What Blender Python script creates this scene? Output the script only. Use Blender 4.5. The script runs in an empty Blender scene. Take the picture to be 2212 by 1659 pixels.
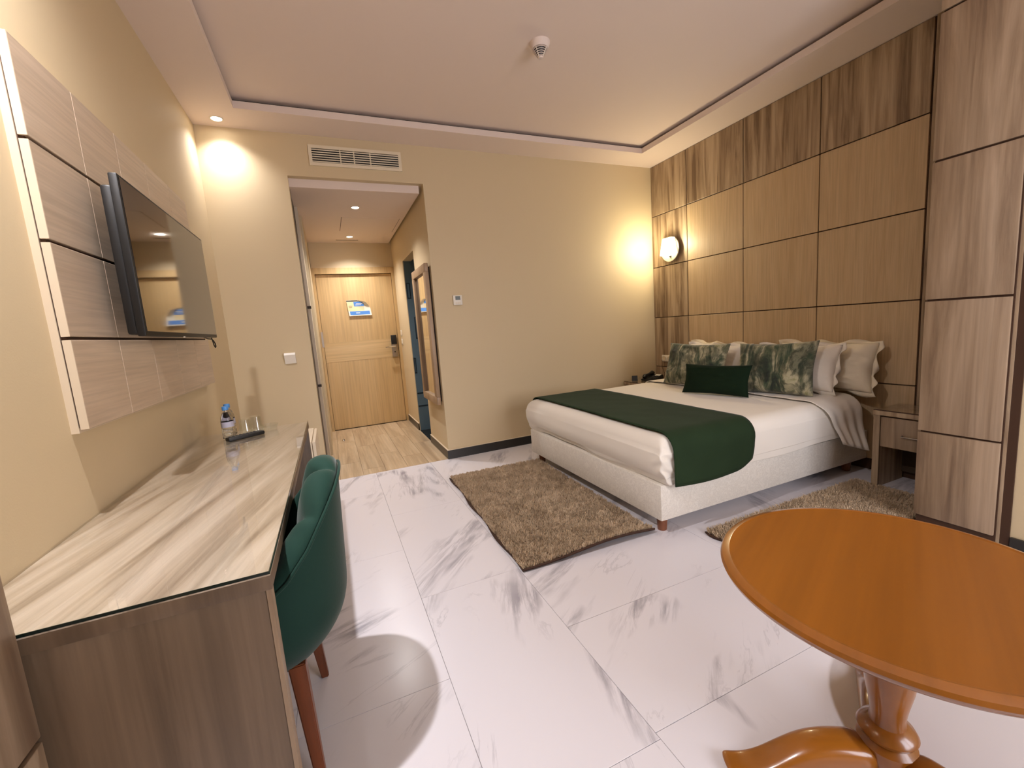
import bpy, bmesh, math, random
import numpy as np
from mathutils import Vector, Matrix, noise as mnoise
random.seed(7); rng = np.random.default_rng(7)
SC = bpy.context.scene
COL = SC.collection
PI = math.pi

# ------------------------------------------------------------------ measurements (metres)
W, H = 4.184, 2.824            # room width, height of the lower ceiling band
XO1, XO2, ZO = 0.57, 1.637, 2.51   # hall opening
D2, HH = 2.185, 2.445          # hall end wall, hall ceiling
YN = -5.3                      # near wall, behind the camera
DL_FAR, DL_NEAR = (0.17, -0.13), (0.16, -2.66)
HALL_L = [(1.096, 0.565), (1.099, 1.812)]

# ------------------------------------------------------------------ camera
cam_d = bpy.data.cameras.new('camera'); cam = bpy.data.objects.new('camera', cam_d); COL.objects.link(cam)
cam_d.sensor_fit = 'HORIZONTAL'; cam_d.sensor_width = 36.0; cam_d.lens = 916.27 / 2212 * 36.0
cam_d.clip_start = 0.02; cam_d.clip_end = 60
_r = Vector((0.9156272, -0.3953374, -0.0730420)); _d = Vector((-0.1194916, -0.0941419, -0.9883618)); _f = Vector((0.3838600, 0.9136989, -0.1334384))
_m = Matrix((( _r.x, -_d.x, -_f.x), (_r.y, -_d.y, -_f.y), (_r.z, -_d.z, -_f.z))).to_4x4()
_m.translation = Vector((0.7112, -3.8892, 1.2089)); cam.matrix_world = _m
SC.camera = cam
# ------------------------------------------------------------------ world, exposure
wd = bpy.data.worlds.new('world'); SC.world = wd; wd.use_nodes = True
wd.node_tree.nodes['Background'].inputs[0].default_value = (0.92, 0.91, 1.0, 1)
wd.node_tree.nodes['Background'].inputs[1].default_value = 9.5
SC.view_settings.view_transform = 'Standard'; SC.view_settings.look = 'None'
SC.view_settings.gamma = 1.0; SC.view_settings.exposure = 0.3; SC.view_settings.use_curve_mapping = False
try:
    SC.cycles.use_denoising = True; SC.cycles.max_bounces = 7; SC.cycles.diffuse_bounces = 4; SC.cycles.use_adaptive_sampling = True; SC.cycles.adaptive_threshold = 0.05
    SC.cycles.transparent_max_bounces = 16; SC.cycles.sample_clamp_indirect = 6.0; SC.cycles.caustics_reflective = False; SC.cycles.caustics_refractive = False
except Exception: pass
# the window behind the camera guides the daylight in
WX0, WX1, WZ0, WZ1 = 1.8, 3.4, 0.55, 2.35
_pl = bpy.data.lights.new('window_portal', 'AREA'); _pl.shape = 'RECTANGLE'; _pl.size = WX1-WX0; _pl.size_y = WZ1-WZ0; _pl.cycles.is_portal = True
_po = bpy.data.objects.new('window_portal', _pl); COL.objects.link(_po); _po.location = ((WX0+WX1)/2, -5.42, (WZ0+WZ1)/2); _po.rotation_euler = (math.radians(90), 0, 0)
# light strengths
P_DOWN_FAR, P_DOWN_NEAR, P_HALL, P_SCONCE = 34.0, 230.0, 88.0, 15.0
C_DOWN, C_HALL, C_SCONCE = (0.98, 0.96, 1.0), (1.0, 0.97, 0.97), (1.0, 0.87, 0.58)

# ------------------------------------------------------------------ materials
def _nt(name):
    m = bpy.data.materials.new(name); m.use_nodes = True
    return m, m.node_tree, m.node_tree.nodes['Principled BSDF']
def lin(r, g, b):
    f = lambda c: (c/255/12.92) if c/255 <= 0.04045 else ((c/255+0.055)/1.055)**2.4
    return (f(r), f(g), f(b), 1)
def noise_node(nt, vec, scale, detail=4, rough=0.55, dist=0.0):
    n = nt.nodes.new('ShaderNodeTexNoise'); n.inputs['Scale'].default_value = scale; n.inputs['Detail'].default_value = detail
    n.inputs['Roughness'].default_value = rough; n.inputs['Distortion'].default_value = dist
    if vec is not None: nt.links.new(vec, n.inputs['Vector'])
    return n.outputs['Fac']
def ramp(nt, fac, stops):
    r = nt.nodes.new('ShaderNodeValToRGB'); e = r.color_ramp.elements
    while len(e) < len(stops): e.new(0.5)
    for i, (p, c) in enumerate(stops): e[i].position = p; e[i].color = c if len(c) == 4 else (*c, 1)
    nt.links.new(fac, r.inputs[0]); return r.outputs[0]
def bump(nt, b, fac, strength=0.2, dist=0.01):
    n = nt.nodes.new('ShaderNodeBump'); n.inputs['Strength'].default_value = strength; n.inputs['Distance'].default_value = dist
    nt.links.new(fac, n.inputs['Height']); nt.links.new(n.outputs[0], b.inputs['Normal'])
def coords(nt, scale=(1,1,1), rot=(0,0,0), rand=0.0, turn=0.0):
    t = nt.nodes.new('ShaderNodeTexCoord'); src = t.outputs['Object']
    if turn:
        vr = nt.nodes.new('ShaderNodeVectorRotate'); vr.rotation_type = 'Z_AXIS'; vr.inputs['Angle'].default_value = turn; nt.links.new(src, vr.inputs['Vector']); src = vr.outputs[0]
    if rand:
        oi = nt.nodes.new('ShaderNodeObjectInfo'); mu = nt.nodes.new('ShaderNodeMath'); mu.operation = 'MULTIPLY'; mu.inputs[1].default_value = rand
        nt.links.new(oi.outputs['Random'], mu.inputs[0]); ad = nt.nodes.new('ShaderNodeVectorMath'); ad.operation = 'ADD'
        nt.links.new(src, ad.inputs[0]); nt.links.new(mu.outputs[0], ad.inputs[1]); src = ad.outputs[0]
    mp = nt.nodes.new('ShaderNodeMapping'); mp.inputs['Scale'].default_value = scale; mp.inputs['Rotation'].default_value = rot
    nt.links.new(src, mp.inputs['Vector']); return mp.outputs[0]
def mix(nt, fac, a, b, mode='MIX'):
    n = nt.nodes.new('ShaderNodeMix'); n.data_type = 'RGBA'; n.blend_type = mode
    for sock, v in ((n.inputs[0], fac), (n.inputs[6], a), (n.inputs[7], b)):
        if isinstance(v, (float, int, tuple)): sock.default_value = v
        else: nt.links.new(v, sock)
    return n.outputs[2]
def plain(name, c, rough=0.5, metal=0.0, spec=0.5, bump_s=0.0, bump_scale=80, var=0.0, sheen=0.0, coat=0.0):
    m, nt, b = _nt(name); b.inputs['Base Color'].default_value = lin(*c); b.inputs['Roughness'].default_value = rough
    b.inputs['Metallic'].default_value = metal; b.inputs['Specular IOR Level'].default_value = spec; b.inputs['Coat Weight'].default_value = coat
    if sheen: b.inputs['Sheen Weight'].default_value = sheen; b.inputs['Sheen Roughness'].default_value = 0.4
    if var or bump_s:
        v = coords(nt); f = noise_node(nt, v, bump_scale, 5)
        if bump_s: bump(nt, b, f, bump_s, 0.004)
        if var:
            f2 = noise_node(nt, v, 3.0, 3); k = tuple(x*(1-var) for x in lin(*c)[:3])+(1,)
            nt.links.new(ramp(nt, f2, [(0.3, k), (0.7, lin(*c))]), b.inputs['Base Color'])
    return m
def wood(name, ca, cb, axis='z', scale=1.0, rough=0.5, cc=None, contrast=(0.35, 0.68), coat=0.0, cr=0.08, rz=0.0, bs=0.06):
    m, nt, b = _nt(name); st = [14.0*scale]*3; st['xyz'.index(axis)] = 0.9*scale
    v = coords(nt, tuple(st), rand=37.0, turn=rz)
    f = noise_node(nt, v, 1.0, 6, 0.6, 0.6)
    st2 = [70.0*scale]*3; st2['xyz'.index(axis)] = 2.0*scale
    v2 = coords(nt, tuple(st2), rand=11.0, turn=rz); f2 = noise_node(nt, v2, 1.0, 3, 0.5, 0.2)
    cols = [(contrast[0], lin(*cb)), (contrast[1], lin(*ca))]
    if cc: cols = [(contrast[0], lin(*cb)), ((contrast[0]+contrast[1])/2, lin(*cc)), (contrast[1], lin(*ca))]
    c = ramp(nt, f, cols)
    g = ramp(nt, f2, [(0.3, (0.78, 0.78, 0.78)), (0.62, (1.0, 1.0, 1.0))])
    nt.links.new(mix(nt, 0.75, c, g, 'MULTIPLY'), b.inputs['Base Color'])
    b.inputs['Roughness'].default_value = rough; b.inputs['Coat Weight'].default_value = coat; b.inputs['Coat Roughness'].default_value = cr
    bump(nt, b, f2, bs, 0.003); return m
def glassy(name, tint=(0.95, 0.97, 0.96), gloss_rough=0.0, ior=1.45, refl=1.0):
    m = bpy.data.materials.new(name); m.use_nodes = True; nt = m.node_tree; nt.nodes.clear()
    o = nt.nodes.new('ShaderNodeOutputMaterial'); t = nt.nodes.new('ShaderNodeBsdfTransparent'); t.inputs[0].default_value = (*tint, 1)
    g = nt.nodes.new('ShaderNodeBsdfGlossy'); g.inputs['Roughness'].default_value = gloss_rough; g.inputs['Color'].default_value = (refl, refl, refl, 1)
    f = nt.nodes.new('ShaderNodeLayerWeight'); f.inputs['Blend'].default_value = 0.5; mx = nt.nodes.new('ShaderNodeMixShader')
    pw_ = nt.nodes.new('ShaderNodeMath'); pw_.operation = 'POWER'; pw_.inputs[1].default_value = 5.0; nt.links.new(f.outputs['Facing'], pw_.inputs[0])
    f0 = ((ior-1)/(ior+1))**2; ma = nt.nodes.new('ShaderNodeMath'); ma.operation = 'MULTIPLY_ADD'; ma.inputs[1].default_value = 1-f0; ma.inputs[2].default_value = f0; nt.links.new(pw_.outputs[0], ma.inputs[0])
    nt.links.new(ma.outputs[0], mx.inputs[0]); nt.links.new(t.outputs[0], mx.inputs[1]); nt.links.new(g.outputs[0], mx.inputs[2]); nt.links.new(mx.outputs[0], o.inputs[0])
    return m
def emit(name, c, s):
    m, nt, b = _nt(name); b.inputs['Base Color'].default_value = (*c, 1); b.inputs['Emission Color'].default_value = (*c, 1); b.inputs['Emission Strength'].default_value = s
    return m
M = {}
M['wall'] = plain('wall_paint', (207, 187, 151), 0.62, bump_s=0.06, bump_scale=160)
M['ceil'] = plain('ceiling_paint', (228, 211, 200), 0.7)
M['white'] = plain('white_plastic', (232, 224, 210), 0.4)
M['ivory'] = plain('ivory_plastic', (226, 212, 186), 0.45)
M['black'] = plain('black_plastic', (12, 11, 11), 0.45)
M['baseb'] = plain('dark_baseboard', (34, 31, 28), 0.35)
M['joint'] = plain('dark_joint', (62, 36, 16), 0.7)
M['oak'] = wood('grey_oak', (186, 163, 134), (118, 94, 70), 'z', 1.15, 0.5, cc=(160, 136, 108), contrast=(0.36, 0.62))
M['oakcol'] = wood('pale_oak', (174, 150, 124), (122, 98, 76), 'z', 1.0, 0.5, cc=(154, 130, 104), contrast=(0.32, 0.66))
M['maple'] = wood('smooth_maple', (206, 180, 144), (194, 166, 129), 'z', 1.6, 0.45, contrast=(0.3, 0.7), bs=0.02)
M['tvpanel'] = wood('tv_panel_oak', (204, 182, 158), (186, 163, 138), 'y', 1.4, 0.35, contrast=(0.25, 0.75))
M['cream'] = plain('cream_edge', (212, 194, 168), 0.5)
M['desk'] = wood('desk_oak', (204, 188, 168), (140, 122, 102), 'y', 1.3, 0.42, cc=(184, 166, 144), contrast=(0.34, 0.62), rz=0.22)
M['deskshaded'] = wood('desk_oak_shaded', (126, 104, 82), (90, 72, 54), 'z', 0.9, 0.5, cc=(110, 90, 70), contrast=(0.3, 0.7))  # same oak as the rest, with the shade on the desk sides put into the colour
M['door'] = wood('door_beech', (208, 176, 126), (200, 166, 114), 'z', 0.7, 0.42, contrast=(0.3, 0.7))
M['doorband'] = wood('door_band', (216, 186, 138), (204, 172, 122), 'x', 0.7, 0.42, contrast=(0.3, 0.7))
M['plank'] = wood('hall_plank', (204, 180, 148), (160, 134, 104), 'y', 0.9, 0.38, cc=(186, 160, 126), contrast=(0.3, 0.68))
M['table'] = wood('table_cherry', (156, 94, 26), (132, 76, 18), 'x', 0.35, 0.28, contrast=(0.25, 0.8), coat=0.5, cr=0.12, bs=0.01)
M['legwood'] = wood('leg_wood', (124, 66, 36), (98, 50, 26), 'z', 1.0, 0.4)
M['bedleg'] = wood('bed_leg_wood', (150, 92, 60), (120, 70, 44), 'z', 1.0, 0.4)
M['mirframe'] = wood('mirror_frame_oak', (178, 150, 120), (146, 118, 90), 'z', 1.2, 0.45)
M['sheet'] = plain('white_sheet', (236, 228, 216), 0.85, sheen=0.15, bump_s=0.05, bump_scale=220)
M['pillow'] = plain('pillow_cotton', (234, 222, 198), 0.85, sheen=0.15, bump_s=0.1, bump_scale=60)
M['mattress'] = plain('mattress_beige', (196, 172, 138), 0.85)
M['green'] = plain('green_velvet', (25, 57, 47), 0.8, sheen=0.2, spec=0.2, var=0.25, bump_s=0.08, bump_scale=200)
M['runner'] = plain('green_runner', (38, 55, 34), 0.9, sheen=0.04, spec=0.15, var=0.2, bump_s=0.08, bump_scale=260)
M['lumbar'] = plain('dark_green_velvet', (22, 37, 22), 0.9, sheen=0.03, spec=0.1, var=0.2)
M['steel'] = plain('brushed_steel', (170, 160, 148), 0.35, metal=1.0)
M['chrome'] = plain('chrome', (225, 220, 212), 0.12, metal=1.0)
M['brass'] = plain('brass', (200, 170, 110), 0.25, metal=1.0)
M['mirror'] = plain('mirror_glass', (235, 235, 232), 0.01, metal=1.0)
M['screen'] = plain('tv_screen', (9, 9, 11), 0.06, spec=0.9, coat=0.6)
def solid_glass(name, ior):
    m, nt, b = _nt(name); b.inputs['Base Color'].default_value = (0.97, 0.98, 0.99, 1); b.inputs['Transmission Weight'].default_value = 1.0; b.inputs['Roughness'].default_value = 0.0; b.inputs['IOR'].default_value = ior
    return m
M['glass'] = glassy('clear_glass', (0.97, 0.98, 0.97), ior=1.7); M['bottle'] = solid_glass('bottle_plastic', 1.34)
M['deskglass'] = glassy('desk_glass', (0.98, 0.98, 0.975), ior=1.6)
M['glass_pane'] = glassy('window_glass', (0.96, 0.97, 0.97), ior=1.5)
M['glassedge'] = plain('glass_edge', (14, 30, 26), 0.1)
M['water'] = glassy('water', (0.95, 0.97, 1.0), ior=1.33)
M['cap'] = plain('blue_cap', (70, 130, 190), 0.4)
M['bathwall'] = plain('bath_tile', (98, 118, 130), 0.25)
M['bathline'] = plain('bath_line', (24, 40, 52), 0.3)
M['bathfloor'] = plain('bath_floor', (30, 28, 26), 0.2)
M['greygap'] = plain('grey_jamb', (120, 104, 84), 0.5)
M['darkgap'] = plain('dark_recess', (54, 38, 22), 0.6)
M['lens'] = emit('lamp_lens', (1.0, 0.93, 0.82), 30.0)
M['shade'] = emit('lamp_shade_lit', (1.0, 0.93, 0.70), 2.4)
M['ringmetal'] = plain('lamp_ring', (226, 214, 196), 0.35)

# marble floor tile: veins run differently from tile to tile
def marble():
    m, nt, b = _nt('marble'); t = nt.nodes.new('ShaderNodeTexCoord'); oi = nt.nodes.new('ShaderNodeObjectInfo')
    mu = nt.nodes.new('ShaderNodeMath'); mu.operation = 'MULTIPLY'; mu.inputs[1].default_value = 53.0; nt.links.new(oi.outputs['Random'], mu.inputs[0])
    ang = nt.nodes.new('ShaderNodeMath'); ang.operation = 'MULTIPLY_ADD'; ang.inputs[1].default_value = 1.5; ang.inputs[2].default_value = -1.5; nt.links.new(oi.outputs['Random'], ang.inputs[0])
    vr = nt.nodes.new('ShaderNodeVectorRotate'); vr.rotation_type = 'Z_AXIS'; nt.links.new(t.outputs['Object'], vr.inputs['Vector']); nt.links.new(ang.outputs[0], vr.inputs['Angle'])
    ad = nt.nodes.new('ShaderNodeVectorMath'); ad.operation = 'ADD'; nt.links.new(vr.outputs[0], ad.inputs[0]); nt.links.new(mu.outputs[0], ad.inputs[1])
    def mapped(sc, loc=(0, 0, 0)):
        mp = nt.nodes.new('ShaderNodeMapping'); mp.inputs['Scale'].default_value = sc; mp.inputs['Location'].default_value = loc; nt.links.new(ad.outputs[0], mp.inputs['Vector']); return mp.outputs[0]
    msk = ramp(nt, noise_node(nt, mapped((1.5, 4.2, 1.0), (5, 9, 0)), 1.0, 3, 0.5, 0.4), [(0.56, (0, 0, 0)), (0.64, (0.6, 0.6, 0.6)), (0.76, (1, 1, 1))])
    v1 = ramp(nt, noise_node(nt, mapped((2.2, 16.0, 1.0)), 1.0, 8, 0.68, 0.5), [(0.43, (0.0, 0.0, 0.0)), (0.50, (0.45, 0.45, 0.45)), (0.60, (1, 1, 1))])
    v2 = ramp(nt, noise_node(nt, mapped((1.2, 5.0, 1.0), (3, 1, 0)), 1.0, 7, 0.6, 0.8), [(0.485, (0, 0, 0)), (0.5, (0.35, 0.35, 0.35)), (0.515, (0, 0, 0))])
    m2 = ramp(nt, noise_node(nt, mapped((2.5, 3.0, 1.0), (7, 2, 0)), 1.0, 2), [(0.54, (0, 0, 0)), (0.64, (0.8, 0.8, 0.8))])
    fac = mix(nt, 1.0, mix(nt, 1.0, v1, msk, 'MULTIPLY'), mix(nt, 1.0, v2, m2, 'MULTIPLY'), 'SCREEN')
    bw = nt.nodes.new('ShaderNodeRGBToBW'); nt.links.new(fac, bw.inputs[0])
    nt.links.new(mix(nt, bw.outputs[0], lin(219, 214, 218), lin(134, 130, 139)), b.inputs['Base Color'])
    b.inputs['Roughness'].default_value = 0.24; b.inputs['Specular IOR Level'].default_value = 0.5
    return m
M['marble'] = marble()
M['grout'] = plain('floor_grout', (140, 134, 136), 0.7)
# patterned cushion cloth
def leafcloth():
    m, nt, b = _nt('leaf_print'); v = coords(nt, (4.0, 14.0, 5.0), (0.7, 0.2, 0.3), rand=9.0)
    f = noise_node(nt, v, 0.75, 8, 0.7, 1.0)
    c = ramp(nt, f, [(0.32, lin(24, 34, 30)), (0.43, lin(62, 76, 52)), (0.50, lin(112, 110, 84)), (0.57, lin(176, 168, 138)), (0.68, lin(128, 128, 86))])
    v2 = coords(nt, (2, 2, 2), rand=5.0); f2 = noise_node(nt, v2, 3.6, 4, 0.5, 0.8)
    k = ramp(nt, f2, [(0.42, (0.28, 0.32, 0.30)), (0.55, (1, 1, 1))])
    nt.links.new(mix(nt, 0.85, c, k, 'MULTIPLY'), b.inputs['Base Color']); b.inputs['Roughness'].default_value = 0.8
    b.inputs['Sheen Weight'].default_value = 0.2; bump(nt, b, f, 0.15, 0.01); return m
M['leaf'] = leafcloth()
def crackle():
    m, nt, b = _nt('crackled_upholstery'); v = coords(nt)
    f = noise_node(nt, v, 24, 7, 0.7, 2.5)
    c = ramp(nt, f, [(0.42, lin(228, 221, 210)), (0.49, lin(214, 206, 195)), (0.53, lin(230, 223, 212))])
    nt.links.new(c, b.inputs['Base Color']); b.inputs['Roughness'].default_value = 0.6; bump(nt, b, f, 0.15, 0.004); return m
M['bedframe'] = crackle()
def rugmat(name, a, bb):
    m, nt, b = _nt(name); v = coords(nt); f = noise_node(nt, v, 9, 5, 0.7)
    nt.links.new(ramp(nt, f, [(0.35, lin(*bb)), (0.65, lin(*a))]), b.inputs['Base Color']); b.inputs['Roughness'].default_value = 0.9
    b.inputs['Specular IOR Level'].default_value = 0.1; b.inputs['Sheen Weight'].default_value = 0.2; return m
M['pile'] = rugmat('rug_pile', (212, 188, 158), (174, 150, 120))
M['rugback'] = plain('rug_border', (62, 38, 24), 0.85)

# ------------------------------------------------------------------ mesh helpers
def mesh_of(bm, name, smooth=False):
    me = bpy.data.meshes.new(name); bmesh.ops.recalc_face_normals(bm, faces=bm.faces[:]); bm.to_mesh(me); bm.free()
    if smooth:
        for p in me.polygons: p.use_smooth = True
    return me
def obj(name, me, mat=None, parent=None, loc=None, rot=None, smooth_angle=None):
    if isinstance(me, bmesh.types.BMesh): me = mesh_of(me, name)
    o = bpy.data.objects.new(name, me); COL.objects.link(o)
    if mat is not None and not me.materials: me.materials.append(M[mat] if isinstance(mat, str) else mat)
    if loc is not None: o.location = loc
    if rot is not None: o.rotation_euler = rot
    if parent is not None: o.parent = parent
    return o
def auto(o, ang=0.7):
    me = o.data; me.polygons.foreach_set('use_smooth', [True]*len(me.polygons))
    me.set_sharp_from_angle(angle=ang); return o
def add_box(bm, x0, x1, y0, y1, z0, z1, bev=0.0, seg=2):
    vs = [bm.verts.new(p) for p in ((x0,y0,z0),(x1,y0,z0),(x1,y1,z0),(x0,y1,z0),(x0,y0,z1),(x1,y0,z1),(x1,y1,z1),(x0,y1,z1))]
    fs = [bm.faces.new([vs[i] for i in f]) for f in ((0,3,2,1),(4,5,6,7),(0,1,5,4),(1,2,6,5),(2,3,7,6),(3,0,4,7))]
    if bev:
        es = list({e for f in fs for e in f.edges}); bmesh.ops.bevel(bm, geom=es, offset=bev, segments=seg, profile=0.5, affect='EDGES')
    return vs
def box(name, mat, x0, x1, y0, y1, z0, z1, parent=None, bev=0.0, seg=2, centered=True):
    bm = bmesh.new(); c = Vector(((x0+x1)/2, (y0+y1)/2, (z0+z1)/2)) if centered else Vector((0,0,0))
    add_box(bm, x0-c.x, x1-c.x, y0-c.y, y1-c.y, z0-c.z, z1-c.z, bev, seg)
    o = obj(name, bm, mat)
    if parent is not None:
        o.parent = parent; o.location = c - Vector(parent.location) if centered else -Vector(parent.location)
    else: o.location = c
    if bev: auto(o)
    return o
def add_tube(bm, pts, r, n=8, cap=True):
    pts = [Vector(p) for p in pts]; rings = []; rs = r if isinstance(r, (list, tuple)) else [r]*len(pts)
    up = Vector((0,0,1)); prev = None
    for i, p in enumerate(pts):
        t = (pts[min(i+1, len(pts)-1)] - pts[max(i-1, 0)]).normalized()
        if prev is None:
            a = up if abs(t.dot(up)) < 0.9 else Vector((1,0,0)); nx = (a - t*a.dot(t)).normalized()
        else: nx = (prev - t*prev.dot(t)).normalized()
        prev = nx; ny = t.cross(nx)
        rings.append([bm.verts.new(p + (nx*math.cos(2*PI*k/n) + ny*math.sin(2*PI*k/n))*rs[i]) for k in range(n)])
    for a, b in zip(rings, rings[1:]):
        for k in range(n): bm.faces.new((a[k], a[(k+1) % n], b[(k+1) % n], b[k]))
    if cap: bm.faces.new(rings[0][::-1]); bm.faces.new(rings[-1])
def add_lathe(bm, prof, n=32, c=(0,0,0), cap=True, axis='z'):
    rings = []
    for r, z in prof:
        ring = []
        for k in range(n):
            a = 2*PI*k/n; p = (r*math.cos(a), r*math.sin(a), z)
            if axis == 'x': p = (z, r*math.cos(a), r*math.sin(a))
            if axis == 'y': p = (r*math.cos(a), z, r*math.sin(a))
            ring.append(bm.verts.new((p[0]+c[0], p[1]+c[1], p[2]+c[2])))
        rings.append(ring)
    for a, b in zip(rings, rings[1:]):
        for k in range(n): bm.faces.new((a[k], a[(k+1) % n], b[(k+1) % n], b[k]))
    if cap:
        if prof[0][0] > 1e-5: bm.faces.new(rings[0][::-1])
        if prof[-1][0] > 1e-5: bm.faces.new(rings[-1])
def lathe(name, mat, prof, parent=None, loc=(0,0,0), n=32, axis='z', cap=True, ang=0.6):
    bm = bmesh.new(); add_lathe(bm, prof, n, cap=cap, axis=axis); bmesh.ops.remove_doubles(bm, verts=bm.verts, dist=1e-5)
    o = obj(name, bm, mat, parent, loc); auto(o, ang); return o
def grid_mesh(name, P, closed_u=False):
    """P: array (nu,nv,3)"""
    P = np.asarray(P, float); nu, nv = P.shape[:2]; idx = np.arange(nu*nv).reshape(nu, nv); F = []
    for i in range(nu if closed_u else nu-1):
        j = (i+1) % nu
        for k in range(nv-1): F.append((idx[i,k], idx[j,k], idx[j,k+1], idx[i,k+1]))
    me = bpy.data.meshes.new(name); me.from_pydata(P.reshape(-1, 3).tolist(), [], [tuple(map(int, f)) for f in F]); me.update()
    for p in me.polygons: p.use_smooth = True
    return me
def empty(name, loc=(0,0,0), rz=0.0):
    o = bpy.data.objects.new(name, None); COL.objects.link(o); o.location = loc; o.rotation_euler = (0,0,rz); o.empty_display_size = 0.1; return o
def tag(o, label, cat, group=None):
    o['label'] = label; o['category'] = cat
    if group: o['group'] = group
    return o
def struct(o): o['kind'] = 'structure'; return o
def part(name, mat, parent, *boxes, bev=0.0):
    """one part mesh made of world-space boxes, under parent"""
    bm = bmesh.new(); L = Vector(parent.location)
    for b in boxes: add_box(bm, b[0]-L.x, b[1]-L.x, b[2]-L.y, b[3]-L.y, b[4]-L.z, b[5]-L.z, bev)
    o = obj(name, bm, mat, parent)
    if bev: auto(o)
    return o

# =================================================================== THE ROOM
def sbox(name, mat, *boxes):
    bm = bmesh.new()
    for b in boxes: add_box(bm, *b)
    return struct(obj(name, bm, mat))
wall_left = sbox('wall_left', 'wall', (-0.12, 0, YN, 0.12, -0.05, 3.05))
wall_far = sbox('wall_far', 'wall', (0, XO1, 0, 0.12, -0.06, 3.05), (XO2, W+0.2, 0, 0.12, -0.06, 3.05), (XO1, XO2, 0, 0.12, ZO, 3.05))
wall_near = sbox('wall_near', 'wall', (-0.12, WX0, YN-0.12, YN, -0.05, 3.05), (WX1, W+0.2, YN-0.12, YN, -0.05, 3.05), (WX0, WX1, YN-0.12, YN, -0.05, WZ0), (WX0, WX1, YN-0.12, YN, WZ1, 3.05))
win = struct(empty('window_1', ((WX0+WX1)/2, YN-0.06, WZ0)))
part('window_frame', 'white', win, (WX0, WX1, YN-0.09, YN-0.03, WZ0, WZ0+0.06), (WX0, WX1, YN-0.09, YN-0.03, WZ1-0.06, WZ1), (WX0, WX0+0.06, YN-0.09, YN-0.03, WZ0+0.06, WZ1-0.06), (WX1-0.06, WX1, YN-0.09, YN-0.03, WZ0+0.06, WZ1-0.06), ((WX0+WX1)/2-0.04, (WX0+WX1)/2+0.04, YN-0.09, YN-0.03, WZ0+0.06, WZ1-0.06))
for a_, b_ in ((WX0+0.06, (WX0+WX1)/2-0.04), ((WX0+WX1)/2+0.04, WX1-0.06)): part('pane', 'glass_pane', win, (a_, b_, YN-0.063, YN-0.057, WZ0+0.06, WZ1-0.06))
wall_right = sbox('wall_right', 'joint', (W+0.012, W+0.2, YN, 0, -0.06, 3.05))
wall_side = sbox('wall_right_near', 'wall', (3.48, W+0.012, YN, -3.075, -0.06, 3.05))
# floor: sub-base with one object per marble tile
floor = sbox('floor', 'grout', (0, W+0.012, YN, 0.0, -0.06, -0.004))
g = 0.0014
def tile(x0, x1, y0, y1, cache={}):
    x0, x1, y0, y1 = max(x0, 0.0), min(x1, W+0.01), max(y0, YN), min(y1, 0.0)
    if x1-x0 < 0.02 or y1-y0 < 0.02: return
    key = (round(x1-x0, 4), round(y1-y0, 4))
    if key not in cache:
        bm = bmesh.new(); hx, hy = (x1-x0-g)/2, (y1-y0-g)/2; add_box(bm, -hx, hx, -hy, hy, -0.012, 0, 0.0006, 1); cache[key] = mesh_of(bm, 'tile'); cache[key].materials.append(M['marble'])
    obj('tile', cache[key], None, floor, ((x0+x1)/2, (y0+y1)/2, 0))
for xa, xb, yj in ((-0.0222, 0.4696, -2.03), (0.4696, 0.9612, -2.535), (0.9612, 1.4527, -2.03)):
    for k in range(-4, 4): tile(xa, xb, yj+k*1.005-1.005, yj+k*1.005)
for n_, xa in enumerate((1.4527, 2.4360, 3.4193)):
    for k in range(-6, 7): tile(xa, xa+0.9833, -2.512+k*0.5025-0.5025, -2.512+k*0.5025)
# hall floor: staggered planks
floor_hall = sbox('floor_hall', 'joint', (0.2, XO2+0.1, 0.0, D2+0.11, -0.06, -0.004))
pw, pl = 0.195, 0.92
for i in range(6):
    x0 = XO2 - (i+1)*pw; x1 = x0 + pw
    if x1 < 0.5: continue
    x0 = max(x0, 0.5); y = -[0.1, 0.55, 0.3, 0.75, 0.45, 0.2][i]
    while y < D2:
        ya, yb = max(y, 0.0), min(y+pl, D2)
        if yb - ya > 0.03:
            bm = bmesh.new(); add_box(bm, -(x1-x0)/2+0.001, (x1-x0)/2-0.001, -(yb-ya)/2+0.001, (yb-ya)/2-0.001, -0.012, 0); o = obj('plank', bm, 'plank', floor_hall, ((x0+x1)/2, (ya+yb)/2, 0))
        y += pl
# ceiling: raised tray, lower band round it
TX0, TX1, TY0, TY1 = 0.305, 3.80, -4.7, -0.315
ceiling = sbox('ceiling', 'ceil', (-0.12, W+0.2, YN-0.12, 0.12, H+0.075, H+0.2))
bm = bmesh.new()
for b in ((0, W+0.012, TY1, 0.0), (0, TX0, TY0, TY1), (TX1, W+0.012, TY0, TY1), (0, W+0.012, YN, TY0)): add_box(bm, b[0], b[1], b[2], b[3], H, H+0.048)
soff = obj('soffit', bm, 'ceil', ceiling)
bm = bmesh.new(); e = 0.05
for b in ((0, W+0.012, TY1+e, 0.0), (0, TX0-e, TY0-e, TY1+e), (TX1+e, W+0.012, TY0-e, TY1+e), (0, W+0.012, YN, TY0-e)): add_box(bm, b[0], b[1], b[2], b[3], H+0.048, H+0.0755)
obj('shadow_gap', bm, 'darkgap', ceiling)
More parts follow.
